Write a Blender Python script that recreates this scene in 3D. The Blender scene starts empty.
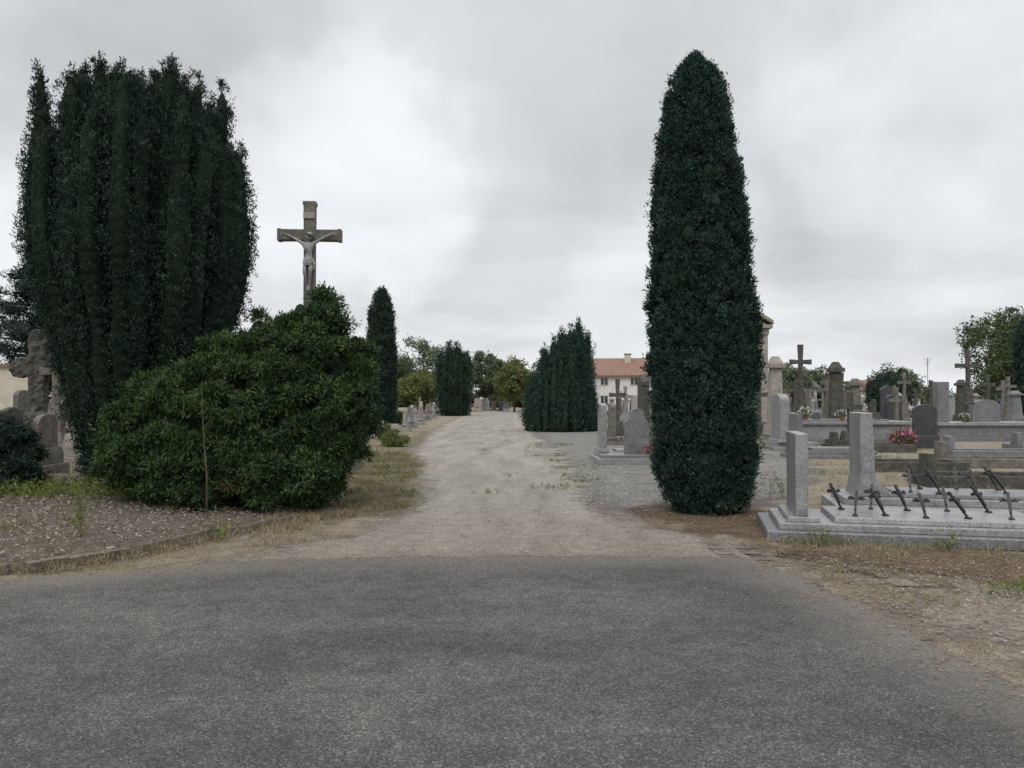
import bpy, math, random, bmesh
import numpy as np
from mathutils import Matrix, Vector
rng=np.random.default_rng(7); random.seed(7)
sc=bpy.context.scene
# ---------------------------------------------------------------- node helpers
def nd(nt,typ,props=None,**ins):
    n=nt.nodes.new(typ)
    for k,v in (props or {}).items(): setattr(n,k,v)
    for k,v in ins.items():
        key=int(k[1:]) if (k[0]=='i' and k[1:].isdigit()) else k.replace('_',' ')
        s=n.inputs[key]
        if isinstance(v,bpy.types.NodeSocket): nt.links.new(v,s)
        else: s.default_value=v
    return n
def c4(c): return (c[0],c[1],c[2],1.0)
def ramp(nt,fac,stops):
    r=nt.nodes.new('ShaderNodeValToRGB'); nt.links.new(fac,r.inputs[0])
    e=r.color_ramp.elements
    while len(e)<len(stops): e.new(0.5)
    for i,(p,c) in enumerate(stops): e[i].position=p; e[i].color=c4(c)
    return r.outputs[0]
def noise(nt,vec,scale,detail=4,rough=0.55,dist=0.0):
    return nd(nt,'ShaderNodeTexNoise',None,Vector=vec,Scale=scale,Detail=detail,Roughness=rough,Distortion=dist).outputs[0]
def math_(nt,op,a,b=0.0,clamp=False):
    return nd(nt,'ShaderNodeMath',{'operation':op,'use_clamp':clamp},i0=a,i1=b).outputs[0]
def mixc(nt,f,a,b,mode='MIX'):
    n=nt.nodes.new('ShaderNodeMix'); n.data_type='RGBA'; n.blend_type=mode
    for idx,v in ((0,f),(6,a),(7,b)):
        if isinstance(v,bpy.types.NodeSocket): nt.links.new(v,n.inputs[idx])
        else: n.inputs[idx].default_value=v if idx==0 else c4(v)
    return n.outputs[2]
def new_mat(name):
    m=bpy.data.materials.new(name); m.use_nodes=True; nt=m.node_tree; nt.nodes.clear()
    out=nt.nodes.new('ShaderNodeOutputMaterial'); return m,nt,out
def finish(nt,out,col,rough=0.8,spec=0.3,height=None,hs=0.3,hd=0.01,metal=0.0,alpha=None):
    b=nd(nt,'ShaderNodeBsdfPrincipled',None,Roughness=rough,Metallic=metal)
    b.inputs['Specular IOR Level'].default_value=spec
    if isinstance(col,bpy.types.NodeSocket): nt.links.new(col,b.inputs['Base Color'])
    else: b.inputs['Base Color'].default_value=c4(col)
    if height is not None:
        bp=nd(nt,'ShaderNodeBump',None,Strength=hs,Distance=hd,Height=height)
        nt.links.new(bp.outputs[0],b.inputs['Normal'])
    sh=b.outputs[0]
    if alpha is not None:
        t=nt.nodes.new('ShaderNodeBsdfTransparent')
        mx=nt.nodes.new('ShaderNodeMixShader')
        nt.links.new(alpha,mx.inputs[0]); nt.links.new(t.outputs[0],mx.inputs[1]); nt.links.new(sh,mx.inputs[2]); sh=mx.outputs[0]
    nt.links.new(sh,out.inputs[0])
def pos(nt): return nt.nodes.new('ShaderNodeNewGeometry').outputs['Position']
def objc(nt): return nt.nodes.new('ShaderNodeTexCoord').outputs['Object']
def edge_alpha(nt,P,amp=0.5,soft=0.08):
    a=nd(nt,'ShaderNodeAttribute',{'attribute_name':'sd'}).outputs['Fac']
    n1=math_(nt,'MULTIPLY',math_(nt,'SUBTRACT',noise(nt,P,1.3,2),0.5),amp*1.6)
    n2=math_(nt,'MULTIPLY',math_(nt,'SUBTRACT',noise(nt,P,14,3,0.7),0.5),amp*1.0)
    s=math_(nt,'ADD',math_(nt,'ADD',a,n1),n2)
    return nd(nt,'ShaderNodeMapRange',None,Value=s,i1=-soft,i2=soft).outputs[0]
# ---------------------------------------------------------------- ground materials
def mat_ground():
    m,nt,o=new_mat('dry_ground'); P=pos(nt)
    big=noise(nt,P,0.35,3); mid=noise(nt,P,3.5,4,0.65); fine=noise(nt,P,45,4,0.75)
    c=ramp(nt,mid,[(0.3,(0.16,0.135,0.108)),(0.5,(0.24,0.208,0.168)),(0.7,(0.31,0.28,0.235))])
    g=ramp(nt,fine,[(0.3,(0.09,0.095,0.045)),(0.7,(0.22,0.2,0.11))])
    f=nd(nt,'ShaderNodeMapRange',None,Value=big,i1=0.48,i2=0.62).outputs[0]
    f=math_(nt,'MULTIPLY',f,0.5)
    c=mixc(nt,f,c,g)
    sp=ramp(nt,fine,[(0.35,(0.45,0.42,0.4)),(0.5,(1,1,1)),(0.66,(1.5,1.45,1.35))])
    c=mixc(nt,0.8,c,sp,'MULTIPLY')
    finish(nt,o,c,0.95,0.1,fine,0.8,0.03); return m
def mat_path():
    m,nt,o=new_mat('path_sand'); P=pos(nt)
    st=nd(nt,'ShaderNodeMapping',None,Vector=P,Scale=(1.6,0.28,1)).outputs[0]
    a=noise(nt,st,1.0,4,0.6); mid=noise(nt,P,5,4,0.65); fine=noise(nt,P,70,3,0.8)
    c=ramp(nt,a,[(0.32,(0.195,0.18,0.157)),(0.5,(0.252,0.235,0.208)),(0.68,(0.305,0.287,0.257))])
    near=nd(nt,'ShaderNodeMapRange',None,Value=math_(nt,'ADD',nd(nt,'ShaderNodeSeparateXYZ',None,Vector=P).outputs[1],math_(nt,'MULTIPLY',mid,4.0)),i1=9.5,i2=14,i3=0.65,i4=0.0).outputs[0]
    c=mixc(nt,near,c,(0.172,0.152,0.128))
    c=mixc(nt,0.6,c,ramp(nt,mid,[(0.3,(0.74,0.73,0.72)),(0.7,(1.15,1.13,1.1))]),'MULTIPLY')
    c=mixc(nt,0.7,c,ramp(nt,fine,[(0.34,(0.5,0.5,0.5)),(0.5,(1,1,1)),(0.68,(1.45,1.42,1.38))]),'MULTIPLY')
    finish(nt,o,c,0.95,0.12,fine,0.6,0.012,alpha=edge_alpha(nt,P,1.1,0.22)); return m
def mat_gravel():
    m,nt,o=new_mat('grey_gravel'); P=pos(nt)
    v=nd(nt,'ShaderNodeTexVoronoi',None,Vector=P,Scale=38.0)
    mid=noise(nt,P,2.2,3,0.6)
    c=ramp(nt,nd(nt,'ShaderNodeSeparateColor',None,Color=v.outputs['Color']).outputs[0],[(0.0,(0.10,0.099,0.096)),(0.5,(0.175,0.173,0.168)),(1.0,(0.3,0.295,0.285))])
    c=mixc(nt,0.8,c,ramp(nt,mid,[(0.3,(0.66,0.64,0.6)),(0.7,(1.2,1.17,1.12))]),'MULTIPLY')
    h=math_(nt,'SUBTRACT',1.0,v.outputs['Distance'])
    finish(nt,o,c,0.9,0.2,h,0.9,0.02,alpha=edge_alpha(nt,P,1.0,0.25)); return m
def mat_asphalt():
    m,nt,o=new_mat('asphalt'); P=pos(nt)
    v=nd(nt,'ShaderNodeTexVoronoi',None,Vector=P,Scale=110.0)
    vs=nd(nt,'ShaderNodeSeparateColor',None,Color=v.outputs['Color']).outputs[0]
    c=ramp(nt,vs,[(0.0,(0.045,0.045,0.045)),(0.55,(0.076,0.075,0.073)),(0.85,(0.108,0.106,0.103)),(1.0,(0.18,0.175,0.165))])
    big=noise(nt,P,0.45,5,0.62,0.4); mid=noise(nt,P,5,5,0.75); st=noise(nt,nd(nt,'ShaderNodeMapping',None,Vector=P,Scale=(0.35,1.5,1)).outputs[0],1.1,4,0.6)
    c=mixc(nt,0.85,c,ramp(nt,big,[(0.34,(0.72,0.72,0.73)),(0.5,(1,1,1)),(0.64,(1.3,1.28,1.22))]),'MULTIPLY')
    c=mixc(nt,0.8,c,ramp(nt,mid,[(0.32,(0.72,0.72,0.72)),(0.5,(1,1,1)),(0.68,(1.28,1.26,1.22))]),'MULTIPLY')
    c=mixc(nt,0.5,c,ramp(nt,st,[(0.36,(0.8,0.8,0.8)),(0.62,(1.2,1.19,1.16))]),'MULTIPLY')
    v2=nd(nt,'ShaderNodeTexVoronoi',None,Vector=P,Scale=34.0)
    d=math_(nt,'LESS_THAN',v2.outputs['Distance'],0.12)
    s2=nd(nt,'ShaderNodeSeparateColor',None,Color=v2.outputs['Color']).outputs[1]
    a=nd(nt,'ShaderNodeAttribute',{'attribute_name':'sd'}).outputs['Fac']
    th=nd(nt,'ShaderNodeMapRange',None,Value=a,i1=0.0,i2=1.6,i3=0.4,i4=0.86).outputs[0]
    d=math_(nt,'MULTIPLY',math_(nt,'MULTIPLY',d,math_(nt,'GREATER_THAN',s2,th)),0.7)
    c=mixc(nt,d,c,(0.32,0.29,0.25))
    du=nd(nt,'ShaderNodeMapRange',None,Value=math_(nt,'ADD',a,math_(nt,'MULTIPLY',math_(nt,'SUBTRACT',mid,0.5),1.6)),i1=0.0,i2=0.7,i3=0.55,i4=0.0).outputs[0]
    c=mixc(nt,du,c,(0.2,0.175,0.145))
    h=math_(nt,'SUBTRACT',1.0,v.outputs['Distance'])
    finish(nt,o,c,0.85,0.2,h,0.7,0.008,alpha=edge_alpha(nt,P,0.3,0.03)); return m
def mat_litter(name,cols,amp=0.8):
    m,nt,o=new_mat(name); P=pos(nt)
    f=noise(nt,P,55,3,0.8,1.5); mid=noise(nt,P,4,3,0.7)
    c=ramp(nt,f,[(0.3,cols[0]),(0.5,cols[1]),(0.68,cols[2])])
    c=mixc(nt,0.7,c,ramp(nt,mid,[(0.3,(0.65,0.65,0.65)),(0.7,(1.25,1.25,1.2))]),'MULTIPLY')
    finish(nt,o,c,0.95,0.1,f,1.0,0.03,alpha=edge_alpha(nt,P,amp,0.3)); return m
# ---------------------------------------------------------------- object materials
def mat_granite(name,a,b,c_,scale=130,rough=0.35,stain=0.65):
    m,nt,o=new_mat(name); P=pos(nt)
    v=nd(nt,'ShaderNodeTexVoronoi',None,Vector=P,Scale=float(scale))
    s=nd(nt,'ShaderNodeSeparateColor',None,Color=v.outputs['Color']).outputs[0]
    c=ramp(nt,s,[(0.0,a),(0.4,b),(1.0,c_)])
    c=mixc(nt,stain,c,ramp(nt,noise(nt,P,4,5,0.7),[(0.3,(0.5,0.5,0.48)),(0.6,(1.05,1.05,1.05))]),'MULTIPLY')
    finish(nt,o,c,rough,0.4); return m
def mat_stone(name,a,b,lichen=(0.25,0.24,0.17),lf=0.5):
    m,nt,o=new_mat(name); P=pos(nt)
    n=noise(nt,P,5,5,0.7); n2=noise(nt,P,30,4,0.75); n3=noise(nt,P,9,4,0.7,0.6)
    c=ramp(nt,n,[(0.3,a),(0.7,b)])
    c=mixc(nt,math_(nt,'MULTIPLY',nd(nt,'ShaderNodeMapRange',None,Value=n3,i1=0.52,i2=0.62).outputs[0],lf),c,lichen)
    c=mixc(nt,0.7,c,ramp(nt,n2,[(0.3,(0.55,0.55,0.55)),(0.6,(1.1,1.1,1.1))]),'MULTIPLY')
    finish(nt,o,c,0.9,0.2,n2,0.7,0.02); return m
def mat_plain(name,col,rough=0.7,spec=0.3,metal=0.0,var=0.25,scale=8):
    m,nt,o=new_mat(name); P=pos(nt)
    c=mixc(nt,1.0,col,ramp(nt,noise(nt,P,scale,4,0.65),[(0.3,(1-var,)*3),(0.7,(1+var*0.6,)*3)]),'MULTIPLY')
    finish(nt,o,c,rough,spec,metal=metal); return m
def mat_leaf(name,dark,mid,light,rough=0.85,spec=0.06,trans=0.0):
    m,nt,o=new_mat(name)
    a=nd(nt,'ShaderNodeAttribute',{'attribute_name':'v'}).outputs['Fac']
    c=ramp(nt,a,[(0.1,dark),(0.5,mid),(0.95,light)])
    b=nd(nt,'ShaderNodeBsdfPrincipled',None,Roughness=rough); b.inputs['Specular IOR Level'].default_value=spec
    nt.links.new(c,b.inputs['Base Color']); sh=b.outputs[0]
    if trans>0:
        t=nd(nt,'ShaderNodeBsdfTranslucent',None,Color=c)
        mx=nd(nt,'ShaderNodeMixShader',None,Fac=trans); nt.links.new(sh,mx.inputs[1]); nt.links.new(t.outputs[0],mx.inputs[2]); sh=mx.outputs[0]
    nt.links.new(sh,o.inputs[0]); return m
M={}
M['ground']=mat_ground(); M['path']=mat_path(); M['gravel']=mat_gravel(); M['asphalt']=mat_asphalt()
M['needles']=mat_litter('needle_litter',[(0.095,0.07,0.05),(0.19,0.142,0.106),(0.28,0.225,0.178)],1.1)
M['mulch']=mat_litter('bark_mulch',[(0.075,0.06,0.048),(0.18,0.15,0.123),(0.3,0.262,0.228)],0.25)
M['drygrass']=mat_litter('dry_turf',[(0.12,0.108,0.07),(0.21,0.187,0.13),(0.3,0.268,0.195)],0.9)
M['gr_light']=mat_granite('granite_light',(0.1,0.1,0.105),(0.24,0.24,0.247),(0.36,0.36,0.365))
M['gr_mid']=mat_granite('granite_mid',(0.06,0.06,0.065),(0.15,0.15,0.157),(0.27,0.27,0.28))
M['gr_pink']=mat_granite('granite_pink',(0.11,0.085,0.08),(0.22,0.175,0.16),(0.31,0.26,0.24))
M['gr_dark']=mat_granite('granite_dark',(0.018,0.018,0.02),(0.045,0.045,0.05),(0.09,0.09,0.1),rough=0.2)
M['stone']=mat_stone('weathered_stone',(0.085,0.078,0.068),(0.21,0.195,0.17))
M['stone_l']=mat_stone('pale_stone',(0.22,0.205,0.18),(0.38,0.355,0.315),(0.25,0.235,0.175),0.45)
M['stone_d']=mat_stone('dark_stone',(0.04,0.038,0.034),(0.115,0.11,0.098),(0.15,0.145,0.105))
M['bronze']=mat_plain('dark_bronze',(0.03,0.028,0.027),0.45,0.5,0.5)
M['cast']=mat_stone('pale_painted_cast',(0.22,0.22,0.23),(0.42,0.42,0.43),(0.15,0.14,0.13),0.4)
M['bark']=mat_stone('bark',(0.045,0.035,0.026),(0.12,0.095,0.07),(0.1,0.1,0.06),0.3)
M['wood']=mat_stone('old_timber',(0.085,0.072,0.058),(0.2,0.175,0.145),(0.12,0.12,0.08),0.2)
M['render']=mat_plain('cream_render',(0.48,0.44,0.37),0.9,0.1,0,0.18,2)
M['render_w']=mat_plain('white_render',(0.6,0.59,0.565),0.9,0.1,0,0.12,2)
M['glass']=mat_plain('window_glass',(0.05,0.055,0.06),0.15,0.5)
M['frame']=mat_plain('white_frame',(0.55,0.55,0.55),0.5,0.3)
M['shutter']=mat_plain('shutter_paint',(0.3,0.28,0.25),0.6,0.3)
def mat_roof(name,a,b):
    m,nt,o=new_mat(name); P=objc(nt)
    w=nd(nt,'ShaderNodeTexWave',{'bands_direction':'X'},Vector=P,Scale=2.2,Distortion=0.3).outputs['Fac']
    c=ramp(nt,noise(nt,P,3,6,0.75),[(0.3,a),(0.7,b)])
    c=mixc(nt,0.5,c,ramp(nt,w,[(0.0,(0.6,0.6,0.6)),(0.5,(1.05,1.05,1.05))]),'MULTIPLY')
    finish(nt,o,c,0.85,0.2,w,0.5,0.05); return m
M['tile']=mat_roof('terracotta_tiles',(0.18,0.105,0.083),(0.28,0.175,0.135))
M['slate']=mat_roof('slate_roof',(0.07,0.075,0.085),(0.14,0.145,0.16))
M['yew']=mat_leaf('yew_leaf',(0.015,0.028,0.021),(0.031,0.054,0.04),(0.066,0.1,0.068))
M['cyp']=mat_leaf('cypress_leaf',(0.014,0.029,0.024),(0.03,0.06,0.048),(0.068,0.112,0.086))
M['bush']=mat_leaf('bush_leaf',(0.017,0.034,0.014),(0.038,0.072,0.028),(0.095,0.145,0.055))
M['brownleaf']=mat_leaf('dead_leaf',(0.05,0.03,0.02),(0.11,0.065,0.04),(0.18,0.12,0.07))
M['core']=mat_plain('inner_shadow_foliage',(0.017,0.029,0.019),0.95,0.05)  # dark filler; the shade inside a crown is put into this colour
M['core2']=mat_plain('far_inner_shadow_foliage',(0.03,0.042,0.022),0.95,0.05)  # filler for the far trees, inner shade mixed into the green
M['leaf_a']=mat_leaf('broadleaf_green',(0.05,0.07,0.034),(0.09,0.12,0.058),(0.145,0.18,0.09),trans=0.3)
M['leaf_b']=mat_leaf('broadleaf_hazy',(0.08,0.105,0.068),(0.13,0.165,0.105),(0.19,0.225,0.145),trans=0.3)  # distance haze is put into these paler leaf colours
M['leaf_y']=mat_leaf('broadleaf_yellow',(0.08,0.1,0.035),(0.14,0.165,0.06),(0.22,0.24,0.1),trans=0.3)
M['cedar']=mat_leaf('cedar_leaf',(0.016,0.028,0.026),(0.034,0.054,0.05),(0.07,0.095,0.087))
M['weed']=mat_leaf('weed_leaf',(0.06,0.085,0.025),(0.12,0.15,0.045),(0.22,0.25,0.08),trans=0.2)
M['straw']=mat_leaf('straw_blade',(0.13,0.11,0.06),(0.26,0.215,0.13),(0.4,0.345,0.23),trans=0.2)
M['needle']=mat_leaf('fallen_needle',(0.08,0.052,0.033),(0.19,0.13,0.088),(0.33,0.25,0.175))
M['chip']=mat_leaf('bark_chip',(0.07,0.055,0.043),(0.2,0.165,0.135),(0.38,0.34,0.29))
M['pebble']=mat_leaf('pebbles',(0.12,0.115,0.105),(0.24,0.23,0.215),(0.4,0.385,0.355))
for n,c in dict(pink=(0.55,0.16,0.3),red=(0.4,0.05,0.05),white=(0.65,0.63,0.6),yellow=(0.6,0.46,0.1),violet=(0.22,0.12,0.36),orange=(0.55,0.22,0.07)).items():
    M['f_'+n]=mat_leaf('petal_'+n,tuple(x*0.5 for x in c),c,tuple(min(0.85,x*1.2) for x in c),trans=0.2)
M['pot']=mat_plain('pot_ceramic',(0.2,0.1,0.06),0.7)
# ---------------------------------------------------------------- mesh helpers
def link(o): sc.collection.objects.link(o); return o
def raw_mesh(name,V,F,mat,v=None,attr='v',smooth=False):
    me=bpy.data.meshes.new(name); V=np.asarray(V,np.float32); F=np.asarray(F,np.int32); k=F.shape[1]
    me.vertices.add(len(V)); me.vertices.foreach_set('co',V.ravel())
    me.loops.add(F.size); me.loops.foreach_set('vertex_index',F.ravel())
    me.polygons.add(len(F)); me.polygons.foreach_set('loop_start',np.arange(0,F.size,k,dtype=np.int32))
    try: me.polygons.foreach_set('loop_total',np.full(len(F),k,np.int32))
    except Exception: pass
    if smooth: me.polygons.foreach_set('use_smooth',np.ones(len(F),bool))
    if v is not None:
        a=me.attributes.new(attr,'FLOAT','POINT'); a.data.foreach_set('value',np.asarray(v,np.float32))
    me.materials.append(mat); me.update(calc_edges=True)
    return link(bpy.data.objects.new(name,me))
def group(name,objs,loc=(0,0,0)):
    e=link(bpy.data.objects.new(name,None)); e.location=loc; e.empty_display_size=0.3
    for o in objs:
        o.parent=e; o.matrix_parent_inverse=Matrix.Translation(-Vector(loc))
    return e
class MB:
    def __init__(s): s.V=[];s.F=[];s.I=[];s.mats=[]
    def mi(s,m):
        if m not in s.mats: s.mats.append(m)
        return s.mats.index(m)
    def add(s,vs,fs,mat,T=None):
        b=len(s.V); i=s.mi(mat)
        for v in vs: s.V.append(tuple(T@Vector(v)) if T is not None else tuple(v))
        for f in fs: s.F.append([b+j for j in f]); s.I.append(i)
    def box(s,x0,x1,y0,y1,z0,z1,mat,T=None,tp=0.0):
        a=tp
        vs=[(x0,y0,z0),(x1,y0,z0),(x1,y1,z0),(x0,y1,z0),(x0+a,y0+a,z1),(x1-a,y0+a,z1),(x1-a,y1-a,z1),(x0+a,y1-a,z1)]
        s.add(vs,[(0,3,2,1),(4,5,6,7),(0,1,5,4),(1,2,6,5),(2,3,7,6),(3,0,4,7)],mat,T)
    def prism(s,prof,t0,t1,mat,axis='x',T=None):
        n=len(prof)
        if axis=='x': vs=[(t0,u,v) for u,v in prof]+[(t1,u,v) for u,v in prof]
        else: vs=[(u,t0,v) for u,v in prof]+[(u,t1,v) for u,v in prof]
        fs=[tuple(range(n))[::-1],tuple(range(n,2*n))]+[(i,(i+1)%n,n+(i+1)%n,n+i) for i in range(n)]
        s.add(vs,fs,mat,T)
    def lathe(s,prof,mat,n=16,T=None):
        vs=[];fs=[]
        for r,z in prof:
            for k in range(n):
                a=2*math.pi*k/n; vs.append((r*math.cos(a),r*math.sin(a),z))
        for j in range(len(prof)-1):
            for k in range(n):
                fs.append((j*n+k,j*n+(k+1)%n,(j+1)*n+(k+1)%n,(j+1)*n+k))
        fs.append(tuple(range(n))[::-1]); fs.append(tuple((len(prof)-1)*n+k for k in range(n)))
        s.add(vs,fs,mat,T)
    def tube(s,pts,rads,mat,n=8):
        vs=[];fs=[]
        for j,p in enumerate(pts):
            p=Vector(p); a=Vector(pts[max(0,j-1)]); b=Vector(pts[min(len(pts)-1,j+1)])
            d=(b-a).normalized(); u=d.cross(Vector((0.3,0.9,0.1))).normalized(); w=d.cross(u)
            for k in range(n):
                t=2*math.pi*k/n; vs.append(p+(u*math.cos(t)+w*math.sin(t))*rads[j])
        for j in range(len(pts)-1):
            for k in range(n): fs.append((j*n+k,j*n+(k+1)%n,(j+1)*n+(k+1)%n,(j+1)*n+k))
        fs.append(tuple(range(n))[::-1]); fs.append(tuple((len(pts)-1)*n+k for k in range(n)))
        s.add(vs,fs,mat)
    def obj(s,name,loc=(0,0,0),rz=0.0,bevel=0.0):
        me=bpy.data.meshes.new(name); me.from_pydata([tuple(v) for v in s.V],[],s.F)
        for m in s.mats: me.materials.append(M[m])
        me.polygons.foreach_set('material_index',s.I); me.update()
        bm=bmesh.new(); bm.from_mesh(me); bmesh.ops.recalc_face_normals(bm,faces=bm.faces); bm.to_mesh(me); bm.free()
        o=link(bpy.data.objects.new(name,me)); o.location=loc; o.rotation_euler=(0,0,rz)
        if bevel>0:
            b=o.modifiers.new('bevel','BEVEL'); b.width=bevel; b.segments=2; b.limit_method='ANGLE'
        return o
def unit(a): return a/np.maximum(np.linalg.norm(a,axis=-1,keepdims=True),1e-9)
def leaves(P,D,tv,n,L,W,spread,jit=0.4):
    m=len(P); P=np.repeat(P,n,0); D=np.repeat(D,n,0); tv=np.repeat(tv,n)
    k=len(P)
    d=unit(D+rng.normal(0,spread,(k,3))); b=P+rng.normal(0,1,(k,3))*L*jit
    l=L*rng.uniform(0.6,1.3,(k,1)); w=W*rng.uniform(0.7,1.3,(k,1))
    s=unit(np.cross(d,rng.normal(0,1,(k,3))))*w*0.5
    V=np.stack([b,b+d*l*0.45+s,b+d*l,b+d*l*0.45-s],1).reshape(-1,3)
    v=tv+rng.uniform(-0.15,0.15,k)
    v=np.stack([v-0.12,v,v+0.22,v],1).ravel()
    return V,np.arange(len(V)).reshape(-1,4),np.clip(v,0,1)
def blobs_foliage(B,tpb,n,L,W,out=0.7,up=0.5,tsp=0.3,spread=0.5,axis=None,vol=False,hemi=False,cut=-0.1,zk=.25):
    B=np.asarray(B,float); m=len(B)
    u=unit(rng.normal(0,1,(m,tpb,3)))
    if hemi: u[...,2]=np.abs(u[...,2])*1.0-0.25*rng.random((m,tpb)); u=unit(u)
    r=B[:,None,3:6]
    sc_=rng.uniform(0.45,1.0,(m,tpb,1)) if vol else rng.uniform(0.86,1.02,(m,tpb,1))
    P=B[:,None,:3]+u*r*sc_; N=unit(u/r)
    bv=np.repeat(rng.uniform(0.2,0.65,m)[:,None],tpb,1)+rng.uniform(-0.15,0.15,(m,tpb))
    P=P.reshape(-1,3);N=N.reshape(-1,3);bv=bv.ravel()
    if axis is not None:
        ax=np.asarray(axis,float); rd=P-ax; rd[:,2]*=zk; rd=unit(rd)
        k=((N*rd).sum(1)>cut); P=P[k];N=N[k];bv=bv[k]
    k=P[:,2]>0.02; P=P[k];N=N[k];bv=bv[k]
    D=unit(N*out+np.array([0,0,up])+rng.normal(0,tsp,P.shape))
    return leaves(P,D,bv,n,L,W,spread)
def ico(sub=1):
    bm=bmesh.new(); bmesh.ops.create_icosphere(bm,subdivisions=sub,radius=1)
    V=np.array([v.co[:] for v in bm.verts]); F=np.array([[v.index for v in f.verts] for f in bm.faces]); bm.free(); return V,F
IV,IF=ico(1)
IV2,IF2=ico(2)
def cores(name,B,s,mat,sub=1):  # filler ellipsoids that close see-through gaps, shaded by their dark material
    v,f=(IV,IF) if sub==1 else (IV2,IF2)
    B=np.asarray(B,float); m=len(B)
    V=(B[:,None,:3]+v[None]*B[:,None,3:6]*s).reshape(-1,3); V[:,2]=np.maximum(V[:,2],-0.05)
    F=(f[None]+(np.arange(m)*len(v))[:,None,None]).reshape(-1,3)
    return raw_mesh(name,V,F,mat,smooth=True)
# ---------------------------------------------------------------- ground sheets
def sdist(px,py,poly):
    poly=np.asarray(poly,float); n=len(poly); d=np.full(px.shape,1e9); ins=np.zeros(px.shape,bool)
    for i in range(n):
        a=poly[i]; b=poly[(i+1)%n]; e=b-a; wx=px-a[0]; wy=py-a[1]
        t=np.clip((wx*e[0]+wy*e[1])/max(e@e,1e-9),0,1)
        d=np.minimum(d,np.hypot(wx-e[0]*t,wy-e[1]*t))
        if a[1]!=b[1]:
            c=((a[1]>py)!=(b[1]>py))&(px<(b[0]-a[0])*(py-a[1])/(b[1]-a[1])+a[0]); ins^=c
    return np.where(ins,d,-d)
def sheet(name,poly,z,mat,res=0.25,margin=0.7,rise=0.0,rw=0.6):
    p=np.asarray(poly,float); x=np.arange(p[:,0].min()-margin,p[:,0].max()+margin+res,res); y=np.arange(p[:,1].min()-margin,p[:,1].max()+margin+res,res)
    X,Y=np.meshgrid(x,y); S=sdist(X,Y,p); nx=len(x)
    keep=(np.maximum.reduce([S[:-1,:-1],S[1:,:-1],S[:-1,1:],S[1:,1:]])>-margin)
    j,i=np.nonzero(keep); a=j*nx+i
    F=np.stack([a,a+1,a+nx+1,a+nx],1); Z=z+rise*np.clip(S/rw,0,1)
    if rise>0: Z=Z+np.clip(S/rw,0,1)*rise*0.35*np.sin(X*2.1+1)*np.cos(Y*1.7)
    V=np.stack([X,Y,Z],-1).reshape(-1,3); used=np.unique(F); mp=np.full(len(V),-1); mp[used]=np.arange(len(used))
    return raw_mesh(name,V[used],mp[F],mat,S.ravel()[used],'sd')
raw_mesh('ground',[(-500,-200,0),(500,-200,0),(500,900,0),(-500,900,0)],[(0,1,2,3)],M['ground'])
path_poly=[(-3.2,7.4),(-2.4,8.6),(-1.9,9.5),(-1.5,12),(-1.8,15),(-2.2,18),(-3.2,25),(-4.2,42),(-5.2,84),(-5,125),(0.9,125),(0.9,84),(1.0,42),(1.5,25),(1.45,18),(1.35,12.6),(1.6,10.7),(2.2,9.3),(3.0,7.4)]
asph_poly=[(-25,3),(-10,5.6),(-6,6.5),(-4.5,6.95),(-3.4,7.45),(-2.6,7.85),(-1,8.05),(1,8.1),(2.35,8.0),(2.62,7.2),(2.7,6.3),(2.75,5.1),(2.85,4.3),(3.1,2),(3.2,-14),(-25,-14)]
bed_poly=[(-30,12),(-30,6),(-6,7.3),(-4.35,7.45),(-3.8,8.3),(-3.25,9.7),(-2.5,10.8),(-2.4,13),(-4,16),(-9,17),(-14,15.5)]
sheet('gravel_area',[(1.0,11.2),(2.1,11.9),(4.0,12.2),(5.2,14.5),(6.5,17),(7.5,20),(8.5,24),(8.5,60),(0.6,60),(1,42),(1.2,20)],0.004,M['gravel'],0.4)
sheet('path',path_poly,0.008,M['path'],0.3,.9)
sheet('sandy_verge',[(3.0,8.2),(3.1,5),(3.2,1),(9,1),(9,4.5),(5.5,6.4),(3.6,7.3)],0.008,M['path'],0.3,.9)
sheet('needle_litter_patch',[(2.2,9.9),(2.0,11.4),(2.5,12.2),(3.3,11.9),(3.3,10.4),(5,8.4),(8.5,7.6),(8.5,6.6),(5,6.6),(3.6,7.4),(2.9,8.8)],0.012,M['needles'],0.2,.9)
sheet('turf_strip',[(-1.7,11),(-2.0,14.5),(-2.4,19),(-3.3,24),(-4.3,40),(-6.5,40),(-5,24),(-3.6,17),(-2.8,11)],0.012,M['drygrass'],0.25)
sheet('asphalt_road',asph_poly,0.016,M['asphalt'],0.25)
sheet('planting_bed',bed_poly,0.02,M['mulch'],0.15,0.12,0.09,0.7)
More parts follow.
